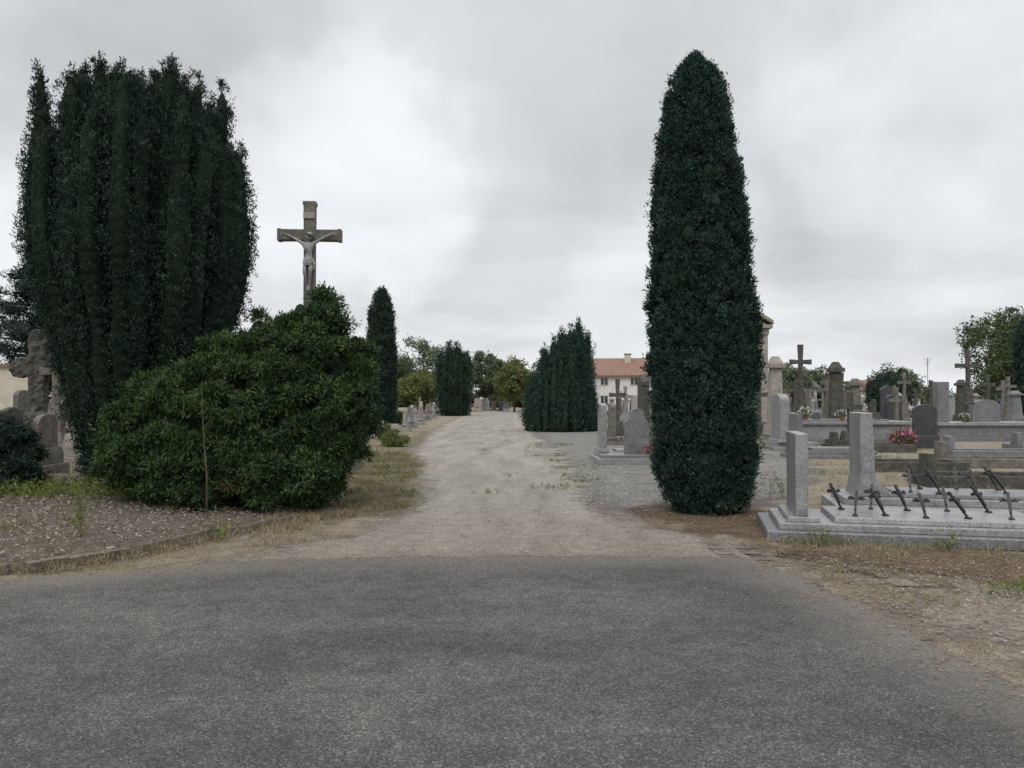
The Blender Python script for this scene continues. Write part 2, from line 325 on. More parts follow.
# ---------------------------------------------------------------- litter / grass
def scatter(poly,n,mn=-0.1,pw=None,f=None):
    p=np.asarray(poly,float); out=[]
    lo=p.min(0)-0.3; hi=p.max(0)+0.3; c=0
    while c<n:
        q=rng.uniform(lo,hi,(n*2,2)); s=sdist(q[:,0],q[:,1],p)
        k=s>mn
        if pw is not None: k&=rng.random(len(q))<np.exp(-np.abs(s)/pw)
        if f is not None: k&=f(q)
        q=q[k]; out.append(q); c+=len(q)
    return np.concatenate(out)[:n]
def flat(name,pts,mat,L,W,z=0.02,tilt=0.25,zf=None):
    n=len(pts); P=np.column_stack([pts,np.full(n,z)]) 
    if zf is not None: P[:,2]=zf(pts)
    a=rng.uniform(0,6.283,n); D=np.column_stack([np.cos(a),np.sin(a),rng.uniform(-0.05,tilt,n)])
    D=unit(D); l=L*rng.uniform(0.4,1.4,(n,1)); w=W*rng.uniform(0.5,1.4,(n,1))
    s=np.column_stack([-np.sin(a),np.cos(a),rng.uniform(-tilt,tilt,n)])*w*0.5
    V=np.stack([P-s*0.7,P+D*l*0.3-s,P+D*l,P+D*l*0.4+s],1).reshape(-1,3)
    v=np.repeat(rng.beta(2,2,n),4)
    return raw_mesh(name,V,np.arange(len(V)).reshape(-1,4),mat,v)
def clumped(pts,k,n,s):
    c=pts[rng.integers(0,len(pts),k)]; return c[rng.integers(0,k,n)]+rng.normal(0,s,(n,2))
def tufts(name,pts,mat,n,L,W,spread=0.35,z=0.01):
    z=z if np.ndim(z) else np.full(len(pts),z)
    P=np.column_stack([pts,z]); D=np.tile([0,0,1.0],(len(P),1))+rng.normal(0,0.15,P.shape)
    V,F,v=leaves(P,unit(D),rng.uniform(0.2,0.8,len(P)),n,L,W,spread,0.35)
    V[:,2]=np.maximum(V[:,2],0.0)
    return raw_mesh(name,V,F,mat,v)
def bedz(p): 
    s=sdist(p[:,0],p[:,1],np.asarray(bed_poly)); return 0.03+0.12*np.clip(s/0.7,0,1)
bp=[(-13,8),(-6,7.5),(-4.35,7.6),(-3.9,8.4),(-3.3,9.9),(-2.6,11),(-3,13),(-6,14),(-13,14)]
flat('bark_mulch_chips',scatter(bp,20000,0.02),M['chip'],0.05,0.02,zf=bedz,tilt=0.5)
bt=clumped(scatter(bp,300,.1),70,900,.14); tufts('bed_grass',bt,M['straw'],6,.06,.006,.8,z=bedz(bt)-.02)
bt=clumped(scatter(bp,300,.1),26,260,.1); tufts('bed_weeds',bt,M['weed'],6,.05,.012,.8,z=bedz(bt)-.02)
flat('fallen_needles',np.concatenate([scatter([(2.1,9.9),(2.0,11.6),(2.6,12.2),(3.4,11.9),(3.2,10.4)],7000,-0.3),scatter([(3.0,8.5),(8,7.6),(8,6.0),(5,5.6),(3.1,6.0)],9000,-0.3),scatter([(2.7,8.2),(8,7.6),(8,3.6),(3,3.4)],3500,-.2)]),M['needle'],0.05,0.01,z=0.02)
near_edge=lambda q:(q[:,1]>4.0)&(q[:,0]>-8)
flat('edge_litter',np.concatenate([scatter(asph_poly,5200,-0.5,0.2,near_edge),scatter([(-3.4,7.7),(2.6,8.3),(2.0,10.5),(-2.2,10.5)],4200),scatter([(-6,7.1),(-3.5,7.6),(-2.2,9),(-2.3,11.5),(-3,10.6),(-4.3,7.5)],4500),scatter([(-1.9,10),(1.8,10),(1.3,14),(-1.7,14)],1600)]),M['needle'],0.032,0.01,z=0.026)
flat('loose_pebbles',np.concatenate([scatter([(-1.8,8.2),(2.2,8.2),(1.3,16),(-1.6,16)],2200),scatter([(1.2,12),(4,12.3),(6,20),(1.5,20)],6000),scatter([(3,2.5),(7,4),(7,7),(3,8)],2500)]),M['pebble'],0.024,0.02,z=0.024,tilt=0.5)
verge=scatter([(-1.7,11.8),(-2.1,14.5),(-2.4,19),(-3.3,24),(-4.8,24),(-3.4,17),(-2.6,11.8)],900,-0.15)
tufts('dry_grass',np.concatenate([clumped(verge,90,1900,.16),
   scatter([(-6,7.3),(-4.3,7.4),(-3.8,8.2),(-3.2,9.7),(-2.4,10.9)],1400,-0.3,0.14),
   clumped(scatter([(-2.8,8.8),(-2.2,9.2),(-1.8,12),(-2.5,11.4)],200,-.2),30,380,.1),
   clumped(scatter([(2.9,8.6),(9,6.9),(9,8.0),(5.5,8.3),(3.6,8.9)],300,-0.3),60,700,.12),
   clumped(scatter([(2.8,8.3),(8,6.9),(8,4.2),(3.0,4.4)],200,-.1),45,360,.1),
   clumped(scatter([(4.9,12.6),(10,12),(16,20),(9,20),(6,15)],500),120,1500,.2)]),M['straw'],9,0.075,0.006,0.65)
tufts('green_grass',np.concatenate([clumped(verge,55,1100,.14),
   scatter([(3.0,8.7),(8,7.6),(8,7.9),(3.0,8.95)],130,-0.1),
   clumped(scatter([(-14,17),(-6,16),(-5,30),(-16,30)],300),90,1200,.3),clumped(scatter([(6,13),(14,13),(25,30),(9,30)],300),90,1300,.25),
   clumped(scatter([(0.9,13),(1.5,13),(1.6,30),(0.9,30)],50,-.3),22,260,.2),clumped(scatter([(-.3,12),(.2,12),(-.6,30),(-1.2,30)],40,-.1),6,40,.1)]),M['weed'],8,0.065,0.009,0.7)
tufts('rough_grass',np.concatenate([clumped(scatter([(-5.5,24),(-30,24),(-60,110),(-7,110)],1500),500,7000,.5),clumped(scatter([(9,24),(40,24),(90,110),(2,110)],1500),500,7000,.5)]),M['straw'],4,0.16,0.04,0.6)
mb=MB()
def plank(a,b,h=.07,t=.035):
    d=Vector((b[0]-a[0],b[1]-a[1],0)); L=d.length; T=Matrix.Translation((a[0],a[1],0))@Matrix.Rotation(math.atan2(d.y,d.x),4,'Z')@Matrix.Rotation(random.uniform(-.15,.15),4,'X')
    n=8
    for i in range(n):
        x0=L*i/n; x1=L*(i+1)/n; z=h+random.uniform(-.008,.008); mb.box(x0+(.002 if i else 0),x1,-t+random.uniform(-.003,.003),t,-.05,z+.03,'wood',T)
plank((-6.9,7.0),(-4.62,7.28)); plank((-4.5,7.34),(-3.9,8.08)); plank((-3.84,8.16),(-3.4,9.25),.08); plank((-3.36,9.35),(-2.85,10.3),.06)
mb.obj('timber_edging',bevel=.006)
# ---------------------------------------------------------------- conifers
def trunk_mb(x,y,h,r,name='trunk',n=1,sp=0.0):
    m=MB()
    for i in range(n):
        a=6.28*i/max(n,1); dx=sp*math.cos(a)*(n>1); dy=sp*math.sin(a)*(n>1)
        m.tube([(x+dx*.3,y+dy*.3,-0.05),(x+dx*.5,y+dy*.5,h*.3),(x+dx,y+dy,h)],[r*1.25,r,r*.35],'bark',9)
    return m.obj(name)
def columnar(name,x,y,prof,dens=1.0,ls=1.0,lean=0.0,mat='cyp',br=0.14,tpb=16,n=8):
    zs=np.array([p[0] for p in prof]); rs=np.array([p[1] for p in prof]); H=zs.max()
    area=2*math.pi*float(np.sum((rs[1:]+rs[:-1])*0.5*np.diff(zs)))
    nb=int(area/(br*br*1.5)*dens)
    zz=rng.uniform(zs.min(),H,nb*3); rr=np.interp(zz,zs,rs); k=rng.random(len(zz))<(rr/rs.max()+0.12); zz=zz[k][:nb]; rr=rr[k][:nb]
    th=rng.uniform(0,6.283,len(zz))
    lump=1+0.055*np.sin(th*7+zz*1.3)+0.035*np.sin(th*13-zz*0.8)+0.035*np.sin(zz*3.1+th*2)
    b=br*rng.uniform(0.5,1.4,len(zz))
    R=np.maximum(rr*lump-b*0.8+rng.normal(0,0.035,len(zz)),0.0)
    ccx=x+lean*zz/H
    B=np.column_stack([ccx+R*np.cos(th),y+R*np.sin(th),zz-b*1.3,b,b,b*1.6])
    V,F,v=blobs_foliage(B,tpb,n,0.055*ls,0.017*ls,0.6,0.7,0.25,0.5,axis=(x+lean*.5,y,H*.45))
    f=raw_mesh('foliage',V,F,M[mat],v)
    c=cores('dark_core_blobs',B,0.72,M['core'])
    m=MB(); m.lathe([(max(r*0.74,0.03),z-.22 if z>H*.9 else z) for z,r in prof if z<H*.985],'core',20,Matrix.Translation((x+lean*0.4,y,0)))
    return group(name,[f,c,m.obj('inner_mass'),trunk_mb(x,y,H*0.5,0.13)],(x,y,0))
columnar('columnar_yew_tree',2.78,11.3,[(0.06,0.2),(0.15,0.38),(0.4,0.53),(0.8,0.65),(1.4,0.71),(2.2,0.72),(3.0,0.685),(4.0,0.63),(4.8,0.56),(5.4,0.50),(5.9,0.42),(6.15,0.36),(6.35,0.28),(6.5,0.17),(6.57,.07)],dens=1.35,lean=-0.14,tpb=32,n=8,br=.115)
columnar('columnar_yew_tree',-6.95,42,[(0.2,0.5),(1.5,0.75),(4,0.76),(6,0.66),(7,0.48),(7.4,0.3),(7.6,0.1)],dens=1.2,ls=2.4,mat='yew',br=0.18,tpb=12,n=6)
columnar('columnar_yew_tree',29.6,45,[(0.2,0.7),(2,1.0),(5,.85),(6.3,.5),(6.9,.1)],dens=0.9,ls=2.8,mat='cyp',br=0.25,tpb=12,n=5)
def plumes(name,x,y,stems,ls=1.0,tpb=9,n=6,k=4,mat='yew',core_prof=None,step=0.24,cut=-0.1,sr=.5):
    B=[];C=[]
    for a,rb,rt,zt,rd,bz in stems:
        nz=max(4,int(zt/step)); a2=a+random.uniform(-.16,.16); ph=random.uniform(0,6); z0=random.uniform(.05,.4)
        for i in range(nz):
            z=z0+(zt-z0)*i/(nz-1); s=min(1,z/bz); s=s*s*(3-2*s)*0.5+0.5*s
            r=rb+(rt-rb)*s+.05*math.sin(z*1.9+ph); aa=a+(a2-a)*i/nz
            rad=rd*min(1,0.3+(zt-z)/0.9)*(1+.12*math.sin(z*2.7+ph*2)); px=x+r*math.cos(aa); py=y+r*math.sin(aa)
            if zt-z>step*1.2: C.append((px,py,z,rad*.7,rad*.7,step*2.2))
            for j in range(k):
                t=random.uniform(0,6.283); q=rad*random.uniform(.45,1.05); b=rad*sr*random.uniform(.6,1.35)+.02
                B.append((px+q*math.cos(t),py+q*math.sin(t),z+random.uniform(-1,1)*step,b,b,b*1.8))
    V,F,v=blobs_foliage(B,tpb,n,0.06*ls,0.018*ls,0.5,0.8,0.25,0.45,axis=(x,y,3),cut=cut)
    f=raw_mesh('foliage',V,F,M[mat],v); c=cores('dark_core_blobs',C,1.0,M['core'])
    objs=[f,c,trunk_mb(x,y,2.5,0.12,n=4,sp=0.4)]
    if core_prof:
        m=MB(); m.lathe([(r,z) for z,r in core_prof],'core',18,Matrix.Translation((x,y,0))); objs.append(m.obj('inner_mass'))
    return group(name,objs,(x,y,0))
st=[]
for i in range(34):
    a=6.283*i/34+random.uniform(-.09,.09); cx=math.cos(a)
    zt=6.6+random.uniform(-.5,.4)-(0.8 if cx>0.85 else 0)-(0.2 if 0.6<cx<=.85 else 0)+(.15 if cx<-.6 else 0)
    st.append((a,0.66,1.58+random.uniform(-.14,.1)+(.06 if cx<-.5 else 0),zt,random.uniform(.15,.27),4.2))
for i in range(24):
    a=6.283*i/24+random.uniform(-.1,.1); st.append((a,0.5,1.2+random.uniform(-.14,.12),6.95+random.uniform(-.45,.3),random.uniform(.15,.25),4.2))
for i in range(14):
    a=6.283*i/14; st.append((a,0.3,0.75+random.uniform(-.15,.1),7.2+random.uniform(-.35,.25),.2,4.2))
for i in range(5): st.append((6.283*i/5,0.1,0.3,7.35+random.uniform(-.2,.15),.2,4.2))
plumes('fastigiate_yew_tree',-6.62,14.2,st,tpb=14,n=6,k=6,core_prof=[(0.3,0.5),(1.5,0.72),(2.5,1.0),(4,1.32),(6.0,1.3),(6.4,0.9)],cut=-.05,step=.17,sr=.42)
st=[]
for i in range(30):
    a=6.283*i/30+random.uniform(-.08,.08); cx=math.cos(a)
    st.append((a,1.72,1.35+0.1*(cx<-.5),3.7+1.15*cx+random.uniform(-.35,.3),0.28,3.4))
for i in range(16):
    a=6.283*i/16; cx=math.cos(a); st.append((a+.2,1.1,0.95,4.6+0.75*cx+random.uniform(-.25,.25),0.28,3.0))
st.append((0,.5,.95,5.5,.26,3)); st.append((.4,.5,.7,5.3,.26,3)); st.append((1.5,.2,.2,5.1,.3,3)); st.append((3,.2,.4,4.7,.3,3))
plumes('fastigiate_yew_tree',2.55,41,st,ls=2.0,tpb=8,n=5,k=4,mat='cyp',core_prof=[(0.1,1.6),(2.5,1.3),(3.4,0.85),(4.0,.4)],step=.25)
st=[]
for i in range(14):
    a=6.283*i/14; st.append((a,1.1,1.4,5.9+random.uniform(-.5,.5),0.5,4))
for i in range(6):
    a=6.283*i/6; st.append((a,.3,.6,7.0+random.uniform(-.3,.3),.5,4))
plumes('fastigiate_yew_tree',-5.9,80,st,ls=3.5,tpb=8,n=5,k=4,core_prof=[(0.2,1.1),(3,1.4),(5.3,0.9)],step=.4)
st=[(6.283*i/10,.8,1.1,3.3+random.uniform(-.4,.4),.45,2.5) for i in range(10)]+[(0,.1,.1,3.9,.5,2.5)]
plumes('fastigiate_yew_tree',29.3,62,st,ls=3,tpb=8,n=5,k=4,core_prof=[(0.2,.9),(2.5,1.0),(3.0,0.5)],step=.4)
# ---------------------------------------------------------------- bushes
def bush(name,main,nsub,sub,tpb,n,L,W,mat,cs=0.78,up=0.35,flatn=0.7,trunk=True,off=(.85,1.1),brown=0,k=4):
    main=np.asarray(main,float); B=[]
    w=(main[:,3]**2); w=w/w.sum()
    while len(B)<nsub:
        i=rng.choice(len(main),p=w); c=main[i]; u=unit(rng.normal(0,1,3)); p=c[:3]+u*c[3:6]*rng.uniform(*off)
        if p[2]<0.1: continue
        q=((p-main[:,:3])/main[:,3:6]) 
        if (np.delete((q**2).sum(1),i)<0.62).any(): continue
        s=rng.uniform(*sub); B.append((p[0],p[1],p[2],s,s,s*flatn))
    B=np.array(B); m=len(B)
    u=unit(rng.normal(0,1,(m,k,3))); u[...,2]=np.abs(u[...,2])*.7
    C=B[:,None,:3]+u*B[:,None,3:6]*.75; R=B[:,None,3:6]*rng.uniform(.38,.68,(m,k,1)); small=np.concatenate([C,R],2).reshape(-1,6)
    nb=int(len(small)*brown); objs=[]
    if nb:
        c=small[:,:3]; key=np.sin(c[:,0]*3.1+1)+np.sin(c[:,2]*4.3)+rng.normal(0,.3,len(c))-(c[:,2]*.4); order=np.argsort(-key); br_=small[order[:nb]]; small=small[order[nb:]]
        V,F,v=blobs_foliage(br_,tpb,n,L,W,0.75,up-.3,0.3,0.45,hemi=True); objs.append(raw_mesh('dead_sprays',V,F,M['brownleaf'],v))
    V,F,v=blobs_foliage(small,tpb,n,L,W,0.85,up,0.25,0.4)
    c0=main.mean(0)
    objs+=[raw_mesh('foliage',V,F,M[mat],v),cores('inner_mass',main,cs,M['core'],2),cores('dark_core_blobs',small,0.5,M['core'])]
    if trunk: objs.append(trunk_mb(c0[0],c0[1],1.0,0.08,n=4,sp=0.35))
    return group(name,objs,(c0[0],c0[1],0))
mainb=[(-5.05,11.8,1.05,.72,.8,.75),(-4.2,11.7,1.2,.92,.95,.85),(-3.25,11.8,1.95,.6,.7,.7),(-2.95,12.0,2.65,.26,.3,.42),(-4.05,12.1,2.1,.5,.6,.45),(-4.75,12.0,1.6,.45,.6,.45),
 (-2.95,11.7,1.35,.66,.8,.8),(-2.6,11.9,1.95,.34,.5,.5),(-4.4,11.4,.6,.8,.75,.55),(-3.3,11.3,.6,.75,.75,.55),(-5.3,11.7,.6,.5,.55,.5),(-3.55,12.0,2.5,.3,.4,.3),(-2.5,11.9,1.3,.34,.45,.45),
 (-2.42,12,2.35,.14,.2,.2),(-5.3,12.0,1.7,.26,.3,.24),(-3.22,12,2.85,.14,.18,.28),(-4.4,12,2.38,.22,.3,.2),(-2.72,12,2.6,.14,.2,.28),(-3.85,12,2.65,.15,.2,.2),(-2.93,12,3.02,.13,.15,.3),(-5.75,11.8,1.2,.18,.2,.2)]
bush('spreading_juniper_bush',mainb,1000,(.09,.24),18,6,0.075,0.02,'bush',off=(.8,1.2),brown=.025,up=.2,flatn=.55)
bush('low_evergreen_bush',[(-8.55,12.9,.6,.7,.6,.65),(-9.1,13.1,.5,.7,.6,.6),(-8.1,12.8,.35,.4,.4,.35)],200,(.1,.2),18,6,.06,.018,'yew',trunk=False)
bush('green_shrub',[(-6.6,44,.35,.5,.5,.5)],20,(.1,.2),14,5,.15,.05,'leaf_a',trunk=False)
bush('green_shrub',[(-4.0,27,.2,.3,.3,.3),(-4.3,27.6,.3,.3,.3,.35)],25,(.08,.16),14,5,.09,.03,'leaf_y',trunk=False)
mb=MB(); mb.tube([(-3.95,10.25,0),(-3.93,10.2,.6),(-3.99,10.22,1.2),(-4.03,10.25,1.85)],[.015,.013,.009,.004],'bark',6)
mb.tube([(-3.99,10.22,1.2),(-3.9,10.2,1.35),(-3.86,10.2,1.5)],[.007,.005,.003],'bark',5); mb.obj('dead_sapling')
def weed(name,x,y,h,n=60,L=.07,mat='weed',z0=0.05,w=0.06):
    m=MB(); m.tube([(x,y,0),(x+.01,y,h*.5),(x-.01,y,h)],[.006,.005,.002],'wood',5); s=m.obj('stem')
    t=rng.uniform(0.05,1,n); P=np.column_stack([x+rng.normal(0,w*.3,n),y+rng.normal(0,w*.3,n),z0+t*h]); D=unit(np.column_stack([rng.normal(0,1,n),rng.normal(0,1,n),rng.uniform(.2,1.2,n)]))
    V,F,v=leaves(P,D,rng.uniform(.3,.8,n),4,L,L*.25,.3); return group(name,[s,raw_mesh('leaves',V,F,M[mat],v)],(x,y,0))
weed('tall_weed',-4.72,8.65,.62,90,.05)
for i in range(22):
    x=rng.uniform(-8.0,-5.6); y=rng.uniform(11.8,13.4); weed('spurge_plant',x,y,rng.uniform(.12,.26),60,.08,z0=.1,w=.8)
for x,y,h in [(-5.3,9.6,.15),(-6.2,8.6,.12),(-3.3,9.0,.1),(3.4,8.7,.12),(4.6,8.35,.15),(5.6,8.1,.14),(3.0,10.9,.14),(-1.6,12.5,.12),(4.1,12.6,.4),(4.4,12.9,.3),(-2.7,17,.3),(-3.3,19.5,.4),(-3.6,21,.35),(-2.4,15,.2),(-3.5,22.5,.5),(-3.9,24,.5),(4.9,7.2,.1),(4.0,6.4,.08)]: weed('small_weed',x,y,h,22,.06,w=.25)
# ---------------------------------------------------------------- broadleaf / cedar trees
def broadleaf(name,x,y,h,w,mat,ls=.35,nb=60,tpb=26,n=4,base=.25,seed=0):
    r=np.random.default_rng(seed+int(abs(x)*10)); m=MB(); tr=h*.018
    m.tube([(x,y,-.1),(x+.1,y,h*.25),(x-.1,y,h*.5),(x,y,h*.8)],[tr*1.3,tr,tr*.7,tr*.2],'bark',8)
    B=[]
    for i in range(nb):
        u=unit(r.normal(0,1,3)); k=r.uniform(.35,1)**.5
        c=np.array([x,y,h*(base+1)/2])+u*k*np.array([w*.5,w*.5,h*(1-base)/2])*.88
        s=w*r.uniform(.07,.15); B.append((c[0],c[1],c[2],s,s,s*.75))
        if i%4==0: 
            z0=h*r.uniform(.2,.5); m.tube([(x,y,z0),((x+c[0])/2,(y+c[1])/2,(z0+c[2])/2+.2),tuple(c)],[tr*.5,tr*.3,tr*.1],'bark',5)
    V,F,v=blobs_foliage(B,tpb,n,ls,ls*.5,.5,.1,.6,.8,vol=True)
    return group(name,[raw_mesh('foliage',V,F,M[mat],v),m.obj('trunk_and_limbs')],(x,y,0))
T_=[(-12.5,112,11.0,10,'leaf_b'),(-16.5,106,8.0,8,'leaf_a'),(-8.5,118,8.8,6,'leaf_b'),(-4.2,125,9.8,6,'leaf_b'),(0.3,105,7.3,5.5,'leaf_y'),(4.5,112,7.2,6,'leaf_a'),(-1.8,122,8,5,'leaf_b'),(-20,98,7,6,'leaf_b'),(-26,110,10,9,'leaf_a'),(-12,100,5,7,'leaf_y')]
for t in T_: broadleaf('broadleaf_tree',*t,.36,75,30,base=.12)
broadleaf('broadleaf_tree',50.5,80,11.3,10.5,'leaf_a',.3,120,34,base=.1)
broadleaf('broadleaf_tree',57,86,12.0,10,'leaf_b',.35,100,base=.1)
broadleaf('broadleaf_tree',44.5,92,5.6,6,'leaf_b',.35,70,base=.1)
broadleaf('broadleaf_tree',36,104,6.2,8,'leaf_b',.4,65,base=.1)
for i,(x,h) in enumerate([(17,5.5),(21,6.5),(40,6),(62,6),(30,5),(47,7.2),(51,7.5)]): broadleaf('broadleaf_tree',x,125+i,h,7,'leaf_a' if i%2 else 'leaf_b',.45,55,base=.1)
def cedar(name,x,y,h,w):
    r=np.random.default_rng(3); m=MB(); m.tube([(x,y,0),(x,y,h*.5),(x+.2,y,h)],[.35,.22,.04],'bark',9); B=[]
    for i in range(44):
        z=h*(.14+.85*i/44); a=i*2.4; R=w*.5*(1.08-(z/h)**1.6)*r.uniform(.7,1.1)
        e=(x+R*math.cos(a),y+R*math.sin(a),z+.06*R); m.tube([(x,y,z-.2),((x+e[0])/2,(y+e[1])/2,z),e],[.08,.05,.02],'bark',5)
        for k in range(8):
            t=.2+.8*k/7; s=(1.1-.5*t)*.7*r.uniform(.6,1.3); B.append((x+R*t*math.cos(a)+r.normal(0,.35),y+R*t*math.sin(a)+r.normal(0,.35),z+r.normal(0,.22),s,s,s*.42))
    V,F,v=blobs_foliage(B,30,6,.2,.045,.6,.3,.4,.6,vol=True)
    return group(name,[raw_mesh('foliage',V,F,M['cedar'],v),cores('dark_core_pads',np.array(B),.4,M['core']),m.obj('trunk_and_limbs')],(x,y,0))  # inner ellipsoids are dark filler, crown shade in their colour
cedar('cedar_tree',-26.3,44,9.4,9.5)
B=[]
for i in range(420):
    x=rng.uniform(-150,150); y=rng.uniform(150,185); s=rng.uniform(1.3,2.8); B.append((x,y,rng.uniform(.5,3.4),s,s,s*.8))
V,F,v=blobs_foliage(B,34,3,.7,.4,.6,.3,.5,.7,vol=True)
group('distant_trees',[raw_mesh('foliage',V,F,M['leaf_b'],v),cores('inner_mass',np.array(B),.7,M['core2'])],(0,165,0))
# ---------------------------------------------------------------- crosses, tombs
def crossprof(w,h,t,az,fl=0.0):
    a=t/2; f=fl
    return [(-a-f,0),(a+f,0),(a,h*.12),(a,az-a),(w/2-.0,az-a-f),(w/2,az+a+f),(a,az+a),(a+f,h),(-a-f,h),(-a,az+a),(-w/2,az+a+f),(-w/2,az-a-f),(-a,az-a),(-a,h*.12)]
def stele(kind,w,h):
    a=w/2
    if kind=='rect': return [(-a,0),(a,0),(a,h),(-a,h)]
    if kind=='arch': return [(-a,0),(a,0)]+[(a*math.cos(t),h-a*.45+a*.45*math.sin(t)) for t in np.linspace(0,math.pi,11)]
    if kind=='slant': return [(-a,0),(a,0),(a,h*.8),(a*.6,h*.86),(-a*.3,h),(-a,h*.95)]
    if kind=='shoulder': return [(-a,0),(a,0),(a,h*.7),(a*.72,h*.75),(a*.6,h*.85)]+[(a*.6*math.cos(t),h*.85+h*.15*math.sin(t)) for t in np.linspace(.3,math.pi-.3,7)]+[(-a*.6,h*.85),(-a*.72,h*.75),(-a,h*.7)]
    if kind=='ped': return [(-a,0),(a,0),(a,h*.82),(a*1.1,h*.83),(a*1.1,h*.88),(0,h),(-a*1.1,h*.88),(-a*1.1,h*.83),(-a,h*.82)]
def tomb(name,x,y,rz,L=2.2,W=1.1,hp=.2,mat='gr_light',kind='rect',sh=1.0,sw=.8,st=.14,mat2=None,slab=True,bevel=.012):
    m=MB(); h=hp
    m.box(0,L,0,W,0,h*.5,mat); m.box(.09,L-.09,.09,W-.09,h*.5,h,mat)
    if slab and L>1.5:
        m.box(.6,L-.16,.16,W-.16,h,h+.07,mat2 or mat,tp=.012)
        for q in range(random.choice([0,1,2,3])):
            px=random.uniform(.8,L-.5); py=random.uniform(.25,W-.4); T=Matrix.Translation((px,py,h+.071))@Matrix.Rotation(random.uniform(-.6,.6),4,'Z')@Matrix.Rotation(.35,4,'Y')
            m.box(-.012,.012,-.1,.1,0,random.uniform(.14,.24),random.choice(['gr_dark','gr_dark','stone_l','gr_mid']),T)
    if kind:
        if kind in('cross','crossf'):
            m.box(.12,.56,W/2-.26,W/2+.26,h,h+.3,mat,tp=.05)
            if sh>2: m.box(.19,.49,W/2-.18,W/2+.18,h+.3,h+sh*.45,mat,tp=.04); z0=h+sh*.45; hh=sh*.55
            else: z0=h+.3; hh=sh
            m.prism([(u+W/2,v+z0) for u,v in crossprof(sw,hh,.15,hh*.62,.03 if kind=='crossf' else 0)],.26,.41,mat2 or mat)
        elif kind=='pillar':
            m.box(.05,.75,W/2-.35,W/2+.35,h,h+.35,mat,tp=.04)
            m.box(.16,.64,W/2-.24,W/2+.24,h+.35,h+sh*.85,mat,tp=.07)
            m.box(.12,.68,W/2-.28,W/2+.28,h+sh*.85,h+sh*.91,mat); m.box(.18,.62,W/2-.22,W/2+.22,h+sh*.91,h+sh,mat,tp=.12)
        else:
            m.box(.12,.14+st+.12,W/2-sw/2-.06,W/2+sw/2+.06,h,h+.1,mat,tp=.015)
            m.prism([(u+W/2,v+h+.1) for u,v in stele(kind,sw,sh)],.2,.2+st,mat2 or mat)
    return m.obj(name,(x,y,0),rz,bevel)
def crucifix(x,y,z,rz,tilt,s=.42):
    m=MB(); T=Matrix.Rotation(-tilt,4,'Y')
    m.prism(crossprof(s*.5,s,s*.065,s*.7,s*.016),-.01,.01,'bronze',T=T)
    m.prism([(-.01,s*.22),(.01,s*.22),(.018,s*.5),(.024,s*.64),(.19*s,s*.735),(.19*s,s*.76),(.016,s*.71),(.014,s*.8),(-.014,s*.8),(-.016,s*.71),(-.19*s,s*.76),(-.19*s,s*.735),(-.024,s*.64),(-.018,s*.5)],.0105,.024,'bronze',T=T)
    m.box(-.04,.03,-.03,.03,-.012,.018,'bronze',tp=.006)
    return m.obj('bronze_crucifix',(x,y,z),rz,.0015)
R13=math.radians(-13)
def loc2w(ox,oy,lx,ly,r=R13): return (ox+lx*math.cos(r)-ly*math.sin(r),oy+lx*math.sin(r)+ly*math.cos(r))
m=MB(); m.box(0,3.2,0,1.55,0,.12,'gr_mid'); m.box(.14,3.1,.13,1.42,.12,.2,'gr_light'); m.box(.75,3.0,.24,1.3,.2,.265,'gr_light',tp=.015)
m.box(.24,.6,.2,1.3,.2,.26,'gr_light',tp=.01); m.prism([(u+.74,v+.26) for u,v in stele('rect',.92,.95)],.34,.48,'gr_light')
m.obj('granite_tomb',(2.88,8.95,0),R13,.012)
m=MB(); m.box(0,3.2,0,1.35,0,.14,'gr_light'); m.box(.12,3.1,.12,1.23,.14,.24,'gr_light'); m.box(.85,3.0,.22,1.13,.24,.3,'gr_mid',tp=.015)
m.prism([(.3,.24),(.86,.24),(.78,.3),(.63,.38),(.56,.58),(.53,1.42),(.37,1.42),(.36,.5),(.33,.35)],.25,1.05,'gr_light','y')
m.obj('granite_tomb',(4.5,11.0,0),R13,.012)
RC=-math.pi/2
for lx,ly,r,t in [(1.0,.4,-.5,.75),(1.35,.5,.4,.65),(1.75,.4,-.2,.8),(2.2,.45,.5,.7),(2.65,.5,-.4,.7),(.95,.95,.3,.6),(1.3,1.05,-.5,.7),(1.7,1.0,.2,.65),(2.15,1.05,-.3,.7),(2.6,1.05,.4,.65)]:
    X,Y=loc2w(2.88,8.95,lx,ly); crucifix(X,Y,.267,RC+r,t,.36)
for lx,ly,r,t in [(1.05,.4,-.4,.7),(1.45,.45,.4,.65),(1.9,.4,-.2,.7),(2.3,.5,.5,.65),(2.65,.4,-.4,.7),(1.3,.9,.2,.6),(1.8,.95,-.4,.7),(2.35,.95,.3,.65)]:
    X,Y=loc2w(4.5,11.0,lx,ly); crucifix(X,Y,.302,RC+r,t,.4)
tomb('granite_tomb',2.15,20.8,0.0,1.9,1.0,.22,'gr_light','slant',1.2,.8,.16)
m=MB(); m.box(2.1,3.9,19.4,20.4,0,.16,'gr_light'); m.box(2.2,3.8,19.5,20.3,.16,.24,'gr_mid'); m.prism([(u+3.15,v+.24) for u,v in stele('shoulder',.62,1.15)],19.95,20.11,'gr_mid','y'); m.obj('granite_tomb',(0,0,0),0,.01)
tomb('upright_headstone',3.15,17.4,-.1,1.6,1.0,.15,'gr_mid','arch',1.05,.8,.15)
tomb('upright_headstone',3.75,24,0,1.8,1.0,.2,'stone_d','ped',2.1,.75,.25)
tomb('upright_headstone',3.3,28,0,1.8,1.0,.2,'stone','arch',1.2,.75,.2)
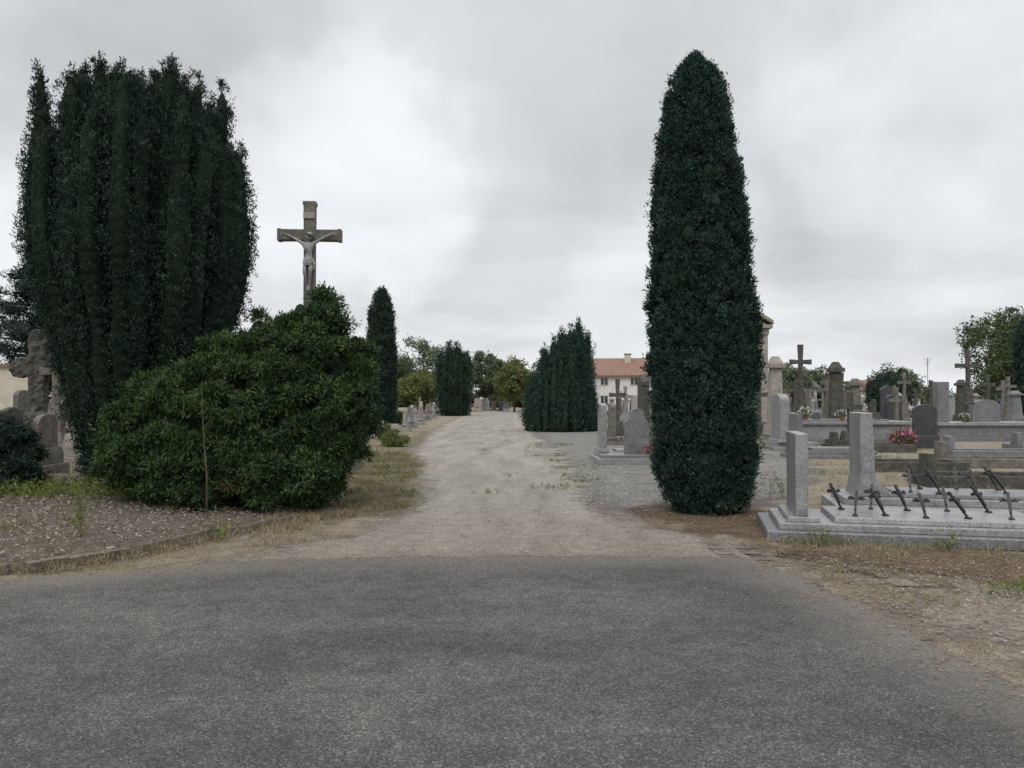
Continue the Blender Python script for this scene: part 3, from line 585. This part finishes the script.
m=MB(); m.box(9.4,14.4,28,30.2,0,.2,'gr_mid'); m.box(9.6,14.2,28.2,30,.2,.72,'gr_light'); m.box(9.5,14.3,28.1,30.1,.72,.84,'gr_light'); m.box(9.9,13.6,28.5,29.7,.84,.9,'gr_mid')
for px in (10.2,11.1,12.3,12.8,13.3):
    T=Matrix.Translation((px,28.8,.9))@Matrix.Rotation(-.3,4,'X'); m.box(-.14,.14,-.012,.012,0,.26,random.choice(['gr_dark','stone_l','gr_dark']),T)
m.obj('raised_family_tomb',bevel=.015)
H_=math.pi/2
tomb('column_monument',8.65,26.6,0,1.2,1.1,.4,'stone_l','pillar',2.7)
tomb('upright_headstone',8.3,25,0,1.5,1.0,.25,'gr_light','arch',1.45,.9,.3)
tomb('granite_tomb',7.6,21.5,-.05,2.4,1.1,.22,'gr_mid','rect',.9,.8)
tomb('stone_cross_monument',12.0,31,H_,1.1,1.1,.5,'stone_d','crossf',3.3,.85)
tomb('column_monument',12.75,31.5,0,1.2,1.2,.4,'stone_d','pillar',2.75)
m=MB(); m.box(16.4,22.5,30.5,33,0,.18,'gr_mid'); m.box(16.6,22.3,30.7,32.8,.18,.6,'gr_mid'); m.box(16.5,22.4,30.6,32.9,.6,.72,'gr_light'); m.prism([(u+17.1,v+.72) for u,v in stele('rect',.45,1.6)],31.3,31.7,'gr_mid','y'); m.prism([(u+19.2,v+.72) for u,v in stele('arch',1.1,.9)],32.0,32.25,'gr_mid','y')
m.prism([(u+18.2,v+.72) for u,v in crossprof(.5,1.1,.1,.75,.02)],31.5,31.6,'stone_d','y'); m.prism([(u+20.9,v+.72) for u,v in crossprof(.5,1.2,.1,.8,.02)],31.5,31.6,'bronze','y'); m.obj('raised_family_tomb',bevel=.012)
tomb('stone_cross_monument',21.0,35,H_,1.2,1.2,.6,'stone_d','crossf',3.2,1.1)
tomb('column_monument',15.5,36,0,1.2,1.2,.4,'stone','pillar',2.2)
for x,y,k,s,mt in [(11.0,24.2,'cross',1.2,'stone_d'),(13.8,33,'crossf',2.1,'stone'),(16.2,39,'crossf',2.6,'stone_d'),(18.5,37,'arch',1.4,'gr_dark'),(14.2,26,'arch',1.0,'gr_dark'),(22.5,38,'cross',1.8,'stone_d'),(24.5,36,'pillar',2.1,'stone_d'),(19,44,'crossf',2.8,'stone_d'),(10.5,36,'pillar',1.9,'gr_dark'),(12.5,40,'arch',1.6,'gr_dark'),(15.2,46,'crossf',2.4,'stone'),(26,42,'crossf',2.6,'stone_d'),(22,50,'pillar',2.4,'stone'),(17.2,34,'cross',1.5,'stone'),(23.2,33,'crossf',1.7,'stone_d'),(10.9,33,'crossf',1.9,'stone_d'),(14.6,39,'crossf',2.2,'stone_d'),(20,40,'cross',1.7,'stone'),
   (18.2,48,'crossf',3.0,'stone_d'),(13.6,44,'pillar',2.6,'stone_d'),(24,47,'crossf',2.9,'stone'),(28,48,'pillar',2.5,'stone_d'),(16.4,43,'ped',1.9,'stone'),(21.5,44,'ped',2.0,'gr_dark'),(27,38,'crossf',2.3,'stone_d'),(6.2,31,'ped',1.5,'stone'),(5.2,35,'crossf',1.9,'stone_d')]:
    tomb('old_tomb',x,y,H_+random.uniform(-.1,.1),1.4,1.0,.35,mt,k,s,.75)
for x,y,w,l,mt in [(7.9,17.6,1.1,2.2,'stone_d'),(10.2,18.6,1.1,2.3,'stone'),(7.6,14.3,1.1,2.3,'stone_d'),(12.0,21.5,1.2,2.4,'gr_mid'),(13.5,17.5,1.2,2.4,'gr_mid'),(15.5,24,1.2,2.4,'gr_mid'),(9.9,24.2,1.2,2.4,'stone_d')]:
    m=MB()
    for a in [(0,l,0,.12),(0,l,w-.12,w),(0,.12,.12,w-.12),(l-.12,l,.12,w-.12)]: m.box(a[0],a[1],a[2],a[3],0,.22,mt)
    m.box(.12,l-.12,.12,w-.12,0,.12,'stone'); m.box(.05,.22,w/2-.22,w/2+.22,.222,.6,mt,tp=.02)
    m.obj('kerbed_grave',(x,y,0),-.08,.01)
tomb('stone_cross_monument',-10.9,19.6,-H_+math.pi,1.2,1.2,.5,'stone','crossf',2.3,.8)
for x,y,k,s,mt,fc in [(-10.6,17.6,'ped',.85,'stone_d',0),(-9.6,17.2,'arch',.7,'stone',0),(-12.9,22,'crossf',2.5,'stone',1),(-11.6,24,'pillar',2.2,'stone',1),(-9.3,20.5,'rect',.9,'gr_dark',0),(-14.3,24,'arch',1.3,'stone',0),(-8.4,24.5,'cross',1.2,'stone_d',1),(-13.5,19,'ped',1.0,'stone_d',0),(-10.2,22.5,'ped',1.5,'stone',1),(-11.9,17.8,'rect',.8,'stone_d',0),(-9.6,26,'crossf',1.8,'stone',1),(-12.6,16.6,'arch',.9,'stone_d',0),(-9.9,18.6,'crossf',1.3,'stone_l',1),(-12.0,26,'crossf',2.3,'stone_d',1)]:
    tomb('old_tomb',x,y,(math.pi+0.05) if not fc else H_,1.9 if not fc else 1.4,1.0,.5 if mt!='gr_dark' else .3,mt,k,s,.75)
m=MB()
m.box(-.65,.65,-.5,.5,0,.55,'stone_d',tp=.08); m.box(-.44,.44,-.35,.35,.55,1.25,'stone_d',tp=.1)
m.prism([(-.22,1.25),(.22,1.25),(.18,1.6),(.2,2.25),(.5,2.15),(.66,2.35),(.62,2.66),(.32,2.64),(.22,2.74),(.24,3.15),(.1,3.4),(-.12,3.38),(-.22,3.1),(-.2,2.7),(-.48,2.68),(-.66,2.5),(-.6,2.18),(-.4,2.16),(-.2,2.25),(-.17,1.6)],-.15,.15,'stone','y')
o=m.obj('rustic_stone_cross',(-12.1,20.2,0),.1); s=o.modifiers.new('rm','REMESH'); s.mode='VOXEL'; s.voxel_size=.035
tx=bpy.data.textures.new('rough','CLOUDS'); tx.noise_scale=.16; d=o.modifiers.new('d','DISPLACE'); d.texture=tx; d.strength=.12; d.mid_level=.5
m=MB(); m.box(-30,-18.6,31,31.3,0,2.9,'render'); m.box(-30.1,-18.5,30.9,31.4,2.9,3.02,'tile'); m.box(-18.9,-18.55,30.96,31.34,0,2.9,'stone_l'); m.obj('cemetery_wall')
cols=['gr_light','gr_mid','gr_mid','stone','stone_l','gr_dark','gr_dark','gr_pink','stone_d','stone']
kinds=['rect','arch','slant','shoulder','cross','ped','rect','crossf','crossf','pillar',None]
flowers=[]
def rows(xs,y0,y1,dy,prob,flip):
    for x in xs:
        y=y0
        while y<y1:
            y+=dy*random.uniform(.8,1.25)
            if random.random()>prob: continue
            k=random.choice(kinds); mt=random.choice(cols); sh=random.uniform(.7,1.25)
            if k=='pillar': sh=random.uniform(1.4,2.3)
            if k in('cross','crossf'): sh=random.uniform(.9,2.6)
            xx=x+random.uniform(-.3,.3); rz=(math.pi if flip else 0)+random.uniform(-.06,.06)
            L=2.1
            if k in('cross','crossf') : rz=H_; L=1.4
            hp=random.choice([.2,.25,.35,.5])
            tomb({'cross':'cross_tomb','crossf':'cross_tomb','pillar':'pillar_tomb'}.get(k,'headstone_tomb' if k else 'flat_tomb'),xx,y,rz,L,1.05,hp,mt,k,sh,random.uniform(.65,.9),.15,bevel=0)
            if random.random()<.16 and k:
                lx=random.uniform(.8,1.6)*(-1 if flip else 1); flowers.append((xx+lx,y+(-.5 if flip else .5),hp+.07,random.uniform(.12,.2)))
rows([-8.2,-12.2,-16.0,-20.5,-25,-30,-36],29,98,3.4,.72,True)
rows([5.0,9.2],46,98,4.0,.7,False)
rows([7.3],33,44,3.2,.8,False)
rows([13,17.5,22,26.5,31,36,41,47,54],38,98,3.4,.78,False)
rows([24.5,28],20,36,3.4,.7,False)
for x,y,k,s,mt in [(-5.6,47,'arch',.9,'gr_light'),(-5.7,52,'rect',.8,'gr_light'),(-6.2,57,'shoulder',1.1,'stone_l'),(-6.3,62,'rect',.9,'gr_mid'),(-6.3,67,'arch',1.0,'gr_light'),(-5.2,41,'rect',.5,'stone_l')]: tomb('headstone_tomb',x,y,math.pi,2.0,1.0,.3,mt,k,s,.8)
for i in range(16): tomb('headstone_tomb',random.uniform(-9,5),random.uniform(104,122),-1.57+random.uniform(-.1,.1),2,1,.4,random.choice(cols),random.choice(['rect','arch','shoulder']),random.uniform(.8,1.4),.8,.15,bevel=0)
def flower_pot(x,y,z,r,col,name='flower_pot'):
    m=MB(); m.lathe([(r*.35,0),(r*.5,r*.7),(r*.55,r*.7)],'pot',10); o=m.obj('pot',(x,y,z))
    k=26; u=unit(rng.normal(0,1,(k,3))); u[:,2]=np.abs(u[:,2]); P=np.array([x,y,z+r*.8])+u*r*.8
    V,F,v=leaves(P,u,rng.uniform(.3,.8,k),3,r*.35,r*.25,.6); p=raw_mesh('blooms',V,F,M['f_'+col],v)
    P=np.array([x,y,z+r*.7])+u*r*.7; V,F,v=leaves(P,u,rng.uniform(.3,.8,k),5,r*.5,r*.2,.6); g=raw_mesh('leaves',V,F,M['leaf_a'],v)
    return group(name,[o,p,g],(x,y,z))
cl=['pink','red','white','yellow','violet','orange','pink','white','white']
for f in flowers[:60]: flower_pot(*f,random.choice(cl))
for f in [(12.5,25.4,.0,.36,'pink'),(12.85,25.6,0,.3,'pink'),(10.6,28.6,.9,.24,'white'),(11.9,28.5,.9,.2,'white'),(13.6,27.7,.0,.28,'yellow'),
  (3.4,19.7,.25,.13,'pink'),(-11.0,17.4,.6,.14,'pink'),(-10.6,17.3,.6,.12,'white'),(-9.2,17.5,.5,.12,'red'),(17.9,31.3,.72,.2,'white'),(-6.8,49,.3,.2,'red'),(-7.2,53,.3,.2,'yellow')]: flower_pot(*f)
# ---------------------------------------------------------------- calvary cross with figure
cx,cy,cz=-4.62,18,5.36
m=MB()
m.box(-1.1,1.1,-1.1,1.1,0,.3,'stone'); m.box(-.8,.8,-.8,.8,.3,.6,'stone'); m.box(-.5,.5,-.5,.5,.6,1.8,'stone',tp=.06); m.box(-.56,.56,-.56,.56,1.8,1.95,'stone',tp=.1)
m.prism([(-.16,1.95),(.16,1.95),(.125,2.3),(.12,5.24),(.62,5.235),(.66,5.22),(.72,5.22),(.72,5.5),(.66,5.5),(.62,5.485),(.125,5.48),(.13,6.02),(.15,6.06),(.15,6.13),(-.15,6.13),(-.15,6.06),(-.13,6.02),(-.125,5.48),(-.62,5.485),(-.66,5.5),(-.72,5.5),(-.72,5.22),(-.66,5.22),(-.62,5.235),(-.12,5.24),(-.125,2.3)],-.12,.12,'stone','y')
m.box(-.13,.13,-.15,-.122,5.72,5.86,'stone_l')
cr=m.obj('cross',(cx,cy,0),.06,.012)
sk=[('pel',0,-.05,-.62,.085),('wai',.01,-.04,-.48,.075),('che',0,-.07,-.3,.105),('nec',0,-.06,-.15,.04),('sL',-.14,-.05,-.2,.05),('eL',-.34,-.05,-.08,.034),('hL',-.56,-.04,.03,.022),('sR',.14,-.05,-.2,.05),('eR',.34,-.05,-.08,.034),('hR',.56,-.04,.03,.022),
 ('kL',-.06,-.15,-.88,.055),('aL',-.02,-.05,-1.18,.03),('fL',-.01,-.1,-1.3,.025),('kR',.07,-.16,-.87,.055),('aR',.03,-.07,-1.17,.03),('fR',.03,-.12,-1.3,.025),('hpL',-.07,-.05,-.66,.06),('hpR',.07,-.05,-.66,.06)]
idx={s[0]:i for i,s in enumerate(sk)}
ed=[('pel','wai'),('wai','che'),('che','nec'),('che','sL'),('sL','eL'),('eL','hL'),('che','sR'),('sR','eR'),('eR','hR'),('pel','hpL'),('hpL','kL'),('kL','aL'),('aL','fL'),('pel','hpR'),('hpR','kR'),('kR','aR'),('aR','fR')]
me=bpy.data.meshes.new('body'); me.from_pydata([(s[1],s[2]-.1,s[3]) for s in sk],[(idx[a],idx[b]) for a,b in ed],[])
bo=link(bpy.data.objects.new('body',me)); sm=bo.modifiers.new('skin','SKIN')
for i,s in enumerate(sk): me.skin_vertices[0].data[i].radius=(s[4],s[4]*.85)
me.skin_vertices[0].data[0].use_root=True
bo.modifiers.new('sub','SUBSURF').levels=2; bo.modifiers['sub'].render_levels=2; me.materials.append(M['cast']); bo.location=(cx,cy,cz)
m=MB(); T=Matrix.Translation((.03,-.19,-.05))@Matrix.Rotation(.35,4,'Y')@Matrix.Rotation(.3,4,'X')
prof=[(.02,-.1),(.05,-.08),(.066,-.03),(.072,.02),(.062,.065),(.03,.09),(.005,.095)]
m.lathe(prof,'cast',14,T); m.box(-.012,.012,-.088,-.06,-.03,.012,'cast',T,tp=.004); m.box(-.03,.03,-.07,-.045,-.125,-.075,'stone',T,tp=.01)
m.lathe([(.074,.0),(.082,.03),(.078,.06),(.06,.07)],'stone',14,T)
m.lathe([(.115,-.72),(.125,-.66),(.11,-.56),(.095,-.54)],'cast',12,Matrix.Translation((0,-.15,0))); m.tube([(.1,-.2,-.58),(.15,-.2,-.68),(.14,-.2,-.8)],[.03,.035,.015],'cast',6)
for sgn in(-1,1):
    for k in range(5):
        a=(k-2)*.35; m.tube([(sgn*.57,-.14,.03),(sgn*(.57+.07*math.cos(a)),-.16,.03+.07*math.sin(a))],[.011,.006],'cast',5)
hd=m.obj('head_hands_loincloth',(cx,cy,cz))
group('calvary_cross',[cr,bo,hd],(cx,cy,0))
# ---------------------------------------------------------------- buildings
def house(name,x,y,w,d,he,hr,wall='render_w',roof='tile',rz=0,wins=4,floors=2,chim=True,shut=True):
    A=MB(); A.box(0,w,0,d,0,he,wall); A.prism([(0,he),(d,he),(d/2,hr-.1)],0.002,w-.002,wall); a=A.obj('walls')
    Rf=MB(); o=.4
    Rf.prism([(-o,he-.12),(d/2,hr),(d+o,he-.12),(d+o,he+.06),(d/2,hr+.2),(-o,he+.06)],-o,w+o,roof); r=Rf.obj('roof')
    Wn=MB()
    for f in range(floors):
        z=.9+f*2.5
        for i in range(wins):
            u=w*(i+.5)/wins; hh=1.3 if f==0 else 1.0
            Wn.box(u-.5,u+.5,-.06,.0-.002,z,z+hh,'frame'); Wn.box(u-.42,u-.04,-.075,-.062,z+.08,z+hh-.08,'glass'); Wn.box(u+.04,u+.42,-.075,-.062,z+.08,z+hh-.08,'glass')
            if shut: Wn.box(u-1.0,u-.53,-.07,-.003,z-.02,z+hh+.02,'shutter'); Wn.box(u+.53,u+1.0,-.07,-.003,z-.02,z+hh+.02,'shutter')
    wn=Wn.obj('windows'); D=MB(); D.box(w*.5-.5,w*.5+.5,-.08,-.004,0,2.1,'shutter'); dr=D.obj('door'); objs=[a,r,wn,dr]
    if chim:
        C=MB(); C.box(w*.4,w*.4+.8,d*.35,d*.35+.6,hr-1.2,hr+.6,'render'); C.box(w*.4-.06,w*.4+.86,d*.35-.06,d*.35+.66,hr+.6,hr+.72,'tile'); objs.append(C.obj('chimney'))
    e=group(name,objs); e.location=(x,y,0); e.rotation_euler=(0,0,rz); return e
house('white_house',9.6,98,11,9,4.6,6.8,'render_w','tile',-.12,3,2,shut=False)
house('white_house',21.5,104,9,8,4.2,6.2,'render','tile',.05,3,1)
house('slate_house',36.5,112,7,8,3.4,5.3,'render','slate',.1,3,1)
house('tiled_house',66,150,11,8,3.4,5.3,'render_w','tile',-.1,4,1)
house('tiled_house',-75,120,12,8,3.4,5.5,'render','tile',.2,4,1)
mb=MB(); mb.tube([(65.8,125,0),(65.8,125,8.3)],[.05,.04],'bronze',6)
for k in range(4): mb.tube([(65.1+.15*k,125,8.1-.35*k),(66.5-.15*k,125,8.1-.35*k)],[.03,.03],'bronze',5)
mb.obj('tv_antenna')
def chapel(x,y,rz):
    m=MB(); w=3.0; d=4.0
    m.box(-w/2-.2,w/2+.2,-.2,d+.2,0,.4,'stone_l'); m.box(-w/2,w/2,0,d,.4,4.9,'render')
    for s in(-1,1): m.box(s*w/2-.22*(s>0)-.1*(s<0),s*w/2+.22*(s<0)+.1*(s>0),-.12,-.002,.4,4.9,'stone_l')
    m.box(-w/2-.15,w/2+.15,-.2,d+.1,4.9,5.2,'stone_l'); m.box(-w/2-.3,w/2+.3,-.35,d+.2,5.2,5.38,'stone_l')
    m.prism([(-w/2-.1,5.38),(w/2+.1,5.38),(0,6.45)],-.1,d,'render','y')
    m.prism([(-w/2-.35,5.4),(-w/2-.35,5.58),(0,6.85),(w/2+.35,5.58),(w/2+.35,5.4),(0,6.62)],-.35,d+.2,'stone_l','y')
    m.box(-.45,.45,-.04,-.003,.4,2.7,'shutter'); m.box(-.6,-.45,-.08,-.003,.4,2.85,'stone_l'); m.box(.45,.6,-.08,-.003,.4,2.85,'stone_l'); m.box(-.7,.7,-.1,-.003,2.86,3.05,'stone_l')
    m.prism([(u,v+6.8) for u,v in crossprof(.45,.8,.09,.5,.02)],1.0,1.1,'stone_l','y')
    return m.obj('funerary_chapel',(x,y,0),rz,.015)
chapel(11.3,40,-.12)
# ---------------------------------------------------------------- sky / light
w=bpy.data.worlds.new('World'); sc.world=w; w.use_nodes=True; nt=w.node_tree; nt.nodes.clear()
SE,SR=52,200
sky=nd(nt,'ShaderNodeTexSky',{'sky_type':'NISHITA','sun_disc':False,'sun_elevation':math.radians(SE),'sun_rotation':math.radians(SR),'dust_density':3.0})
g=nt.nodes.new('ShaderNodeTexCoord').outputs['Generated']
wn=nd(nt,'ShaderNodeTexNoise',None,Vector=g,Scale=2.8,Detail=4.0,Roughness=.6).outputs['Color']
dv=nd(nt,'ShaderNodeVectorMath',{'operation':'SUBTRACT'},i0=wn,i1=(.5,.5,.5)).outputs[0]
dv=nd(nt,'ShaderNodeVectorMath',{'operation':'SCALE'},i0=dv); dv.inputs['Scale'].default_value=.48; dv=dv.outputs[0]
wd=nd(nt,'ShaderNodeVectorMath',{'operation':'NORMALIZE'},i0=nd(nt,'ShaderNodeVectorMath',{'operation':'ADD'},i0=g,i1=dv).outputs[0]).outputs[0]
sp=nd(nt,'ShaderNodeSeparateXYZ',None,Vector=g); X_,Y_,Z_=sp.outputs
zz=math_(nt,'ADD',math_(nt,'MAXIMUM',Z_,0.0),.16)
cv=nd(nt,'ShaderNodeCombineXYZ',None,X=math_(nt,'DIVIDE',X_,zz),Y=math_(nt,'DIVIDE',Y_,zz),Z=0.0).outputs[0]
n1=noise(nt,cv,.95,6,.52,.35)
val=math_(nt,'ADD',.62,math_(nt,'MULTIPLY',math_(nt,'SUBTRACT',n1,.5),.5))
def blobdir(px,py,inner,outer,amt):
    global val
    v=Vector((px,1,py)).normalized()
    d=nd(nt,'ShaderNodeVectorMath',{'operation':'DOT_PRODUCT'},i0=wd,i1=tuple(v)).outputs['Value']
    f=nd(nt,'ShaderNodeMapRange',{'interpolation_type':'SMOOTHSTEP'},Value=d,i1=math.cos(math.radians(outer)),i2=math.cos(math.radians(inner))).outputs[0]
    val=math_(nt,'ADD',val,math_(nt,'MULTIPLY',f,amt))
blobdir(-.21,.34,1,8,.12); blobdir(.55,.38,1,11,.12); blobdir(-.6,.24,1,10,.12); blobdir(.15,.13,1,8,.05)
blobdir(.46,.21,1,10,-.11); blobdir(-.07,.17,1,9,-.05); blobdir(-.45,.48,3,13,-.12); blobdir(.1,.5,3,15,-.09); blobdir(.1,.28,1,8,-.04)
hz=nd(nt,'ShaderNodeMapRange',None,Value=Z_,i1=0.0,i2=.14,i3=.07,i4=0.0).outputs[0]; val=math_(nt,'ADD',val,hz)
zb=nd(nt,'ShaderNodeMapRange',None,Value=Z_,i1=.5,i2=.95,i3=1.0,i4=2.3).outputs[0]; val=math_(nt,'MULTIPLY',val,zb)
val=math_(nt,'MULTIPLY',val,1.3)
colr=nd(nt,'ShaderNodeVectorMath',{'operation':'SCALE'},i0=(.965,.985,1.012)); nt.links.new(val,colr.inputs['Scale'])
b1=nd(nt,'ShaderNodeBackground',None,Color=sky.outputs[0],Strength=.1); b2=nd(nt,'ShaderNodeBackground',None,Color=colr.outputs[0],Strength=1.0)
mx=nd(nt,'ShaderNodeMixShader',None,Fac=.93); nt.links.new(b1.outputs[0],mx.inputs[1]); nt.links.new(b2.outputs[0],mx.inputs[2])
nt.links.new(mx.outputs[0],nd(nt,'ShaderNodeOutputWorld').inputs[0])
L=bpy.data.lights.new('sun','SUN'); L.energy=1.5; L.angle=math.radians(30); L.color=(1,.97,.93); so=link(bpy.data.objects.new('sun',L))
az=math.radians(SR); el=math.radians(SE); sd_=Vector((math.sin(az)*math.cos(el),math.cos(az)*math.cos(el),math.sin(el)))
so.rotation_euler=sd_.to_track_quat('Z','Y').to_euler(); so.location=sd_*50
cam=bpy.data.cameras.new('camera'); co=link(bpy.data.objects.new('camera',cam)); co.location=(0,0,1.6); cam.lens=790/1024*36; cam.sensor_width=36
co.rotation_euler=(math.radians(90+1.16),0,0); cam.clip_end=2000; cam.clip_start=.05; sc.camera=co
sc.view_settings.view_transform='Standard'; sc.view_settings.look='None'; sc.view_settings.exposure=0
print('polys',sum(len(o.data.polygons) for o in bpy.data.objects if o.type=='MESH'))
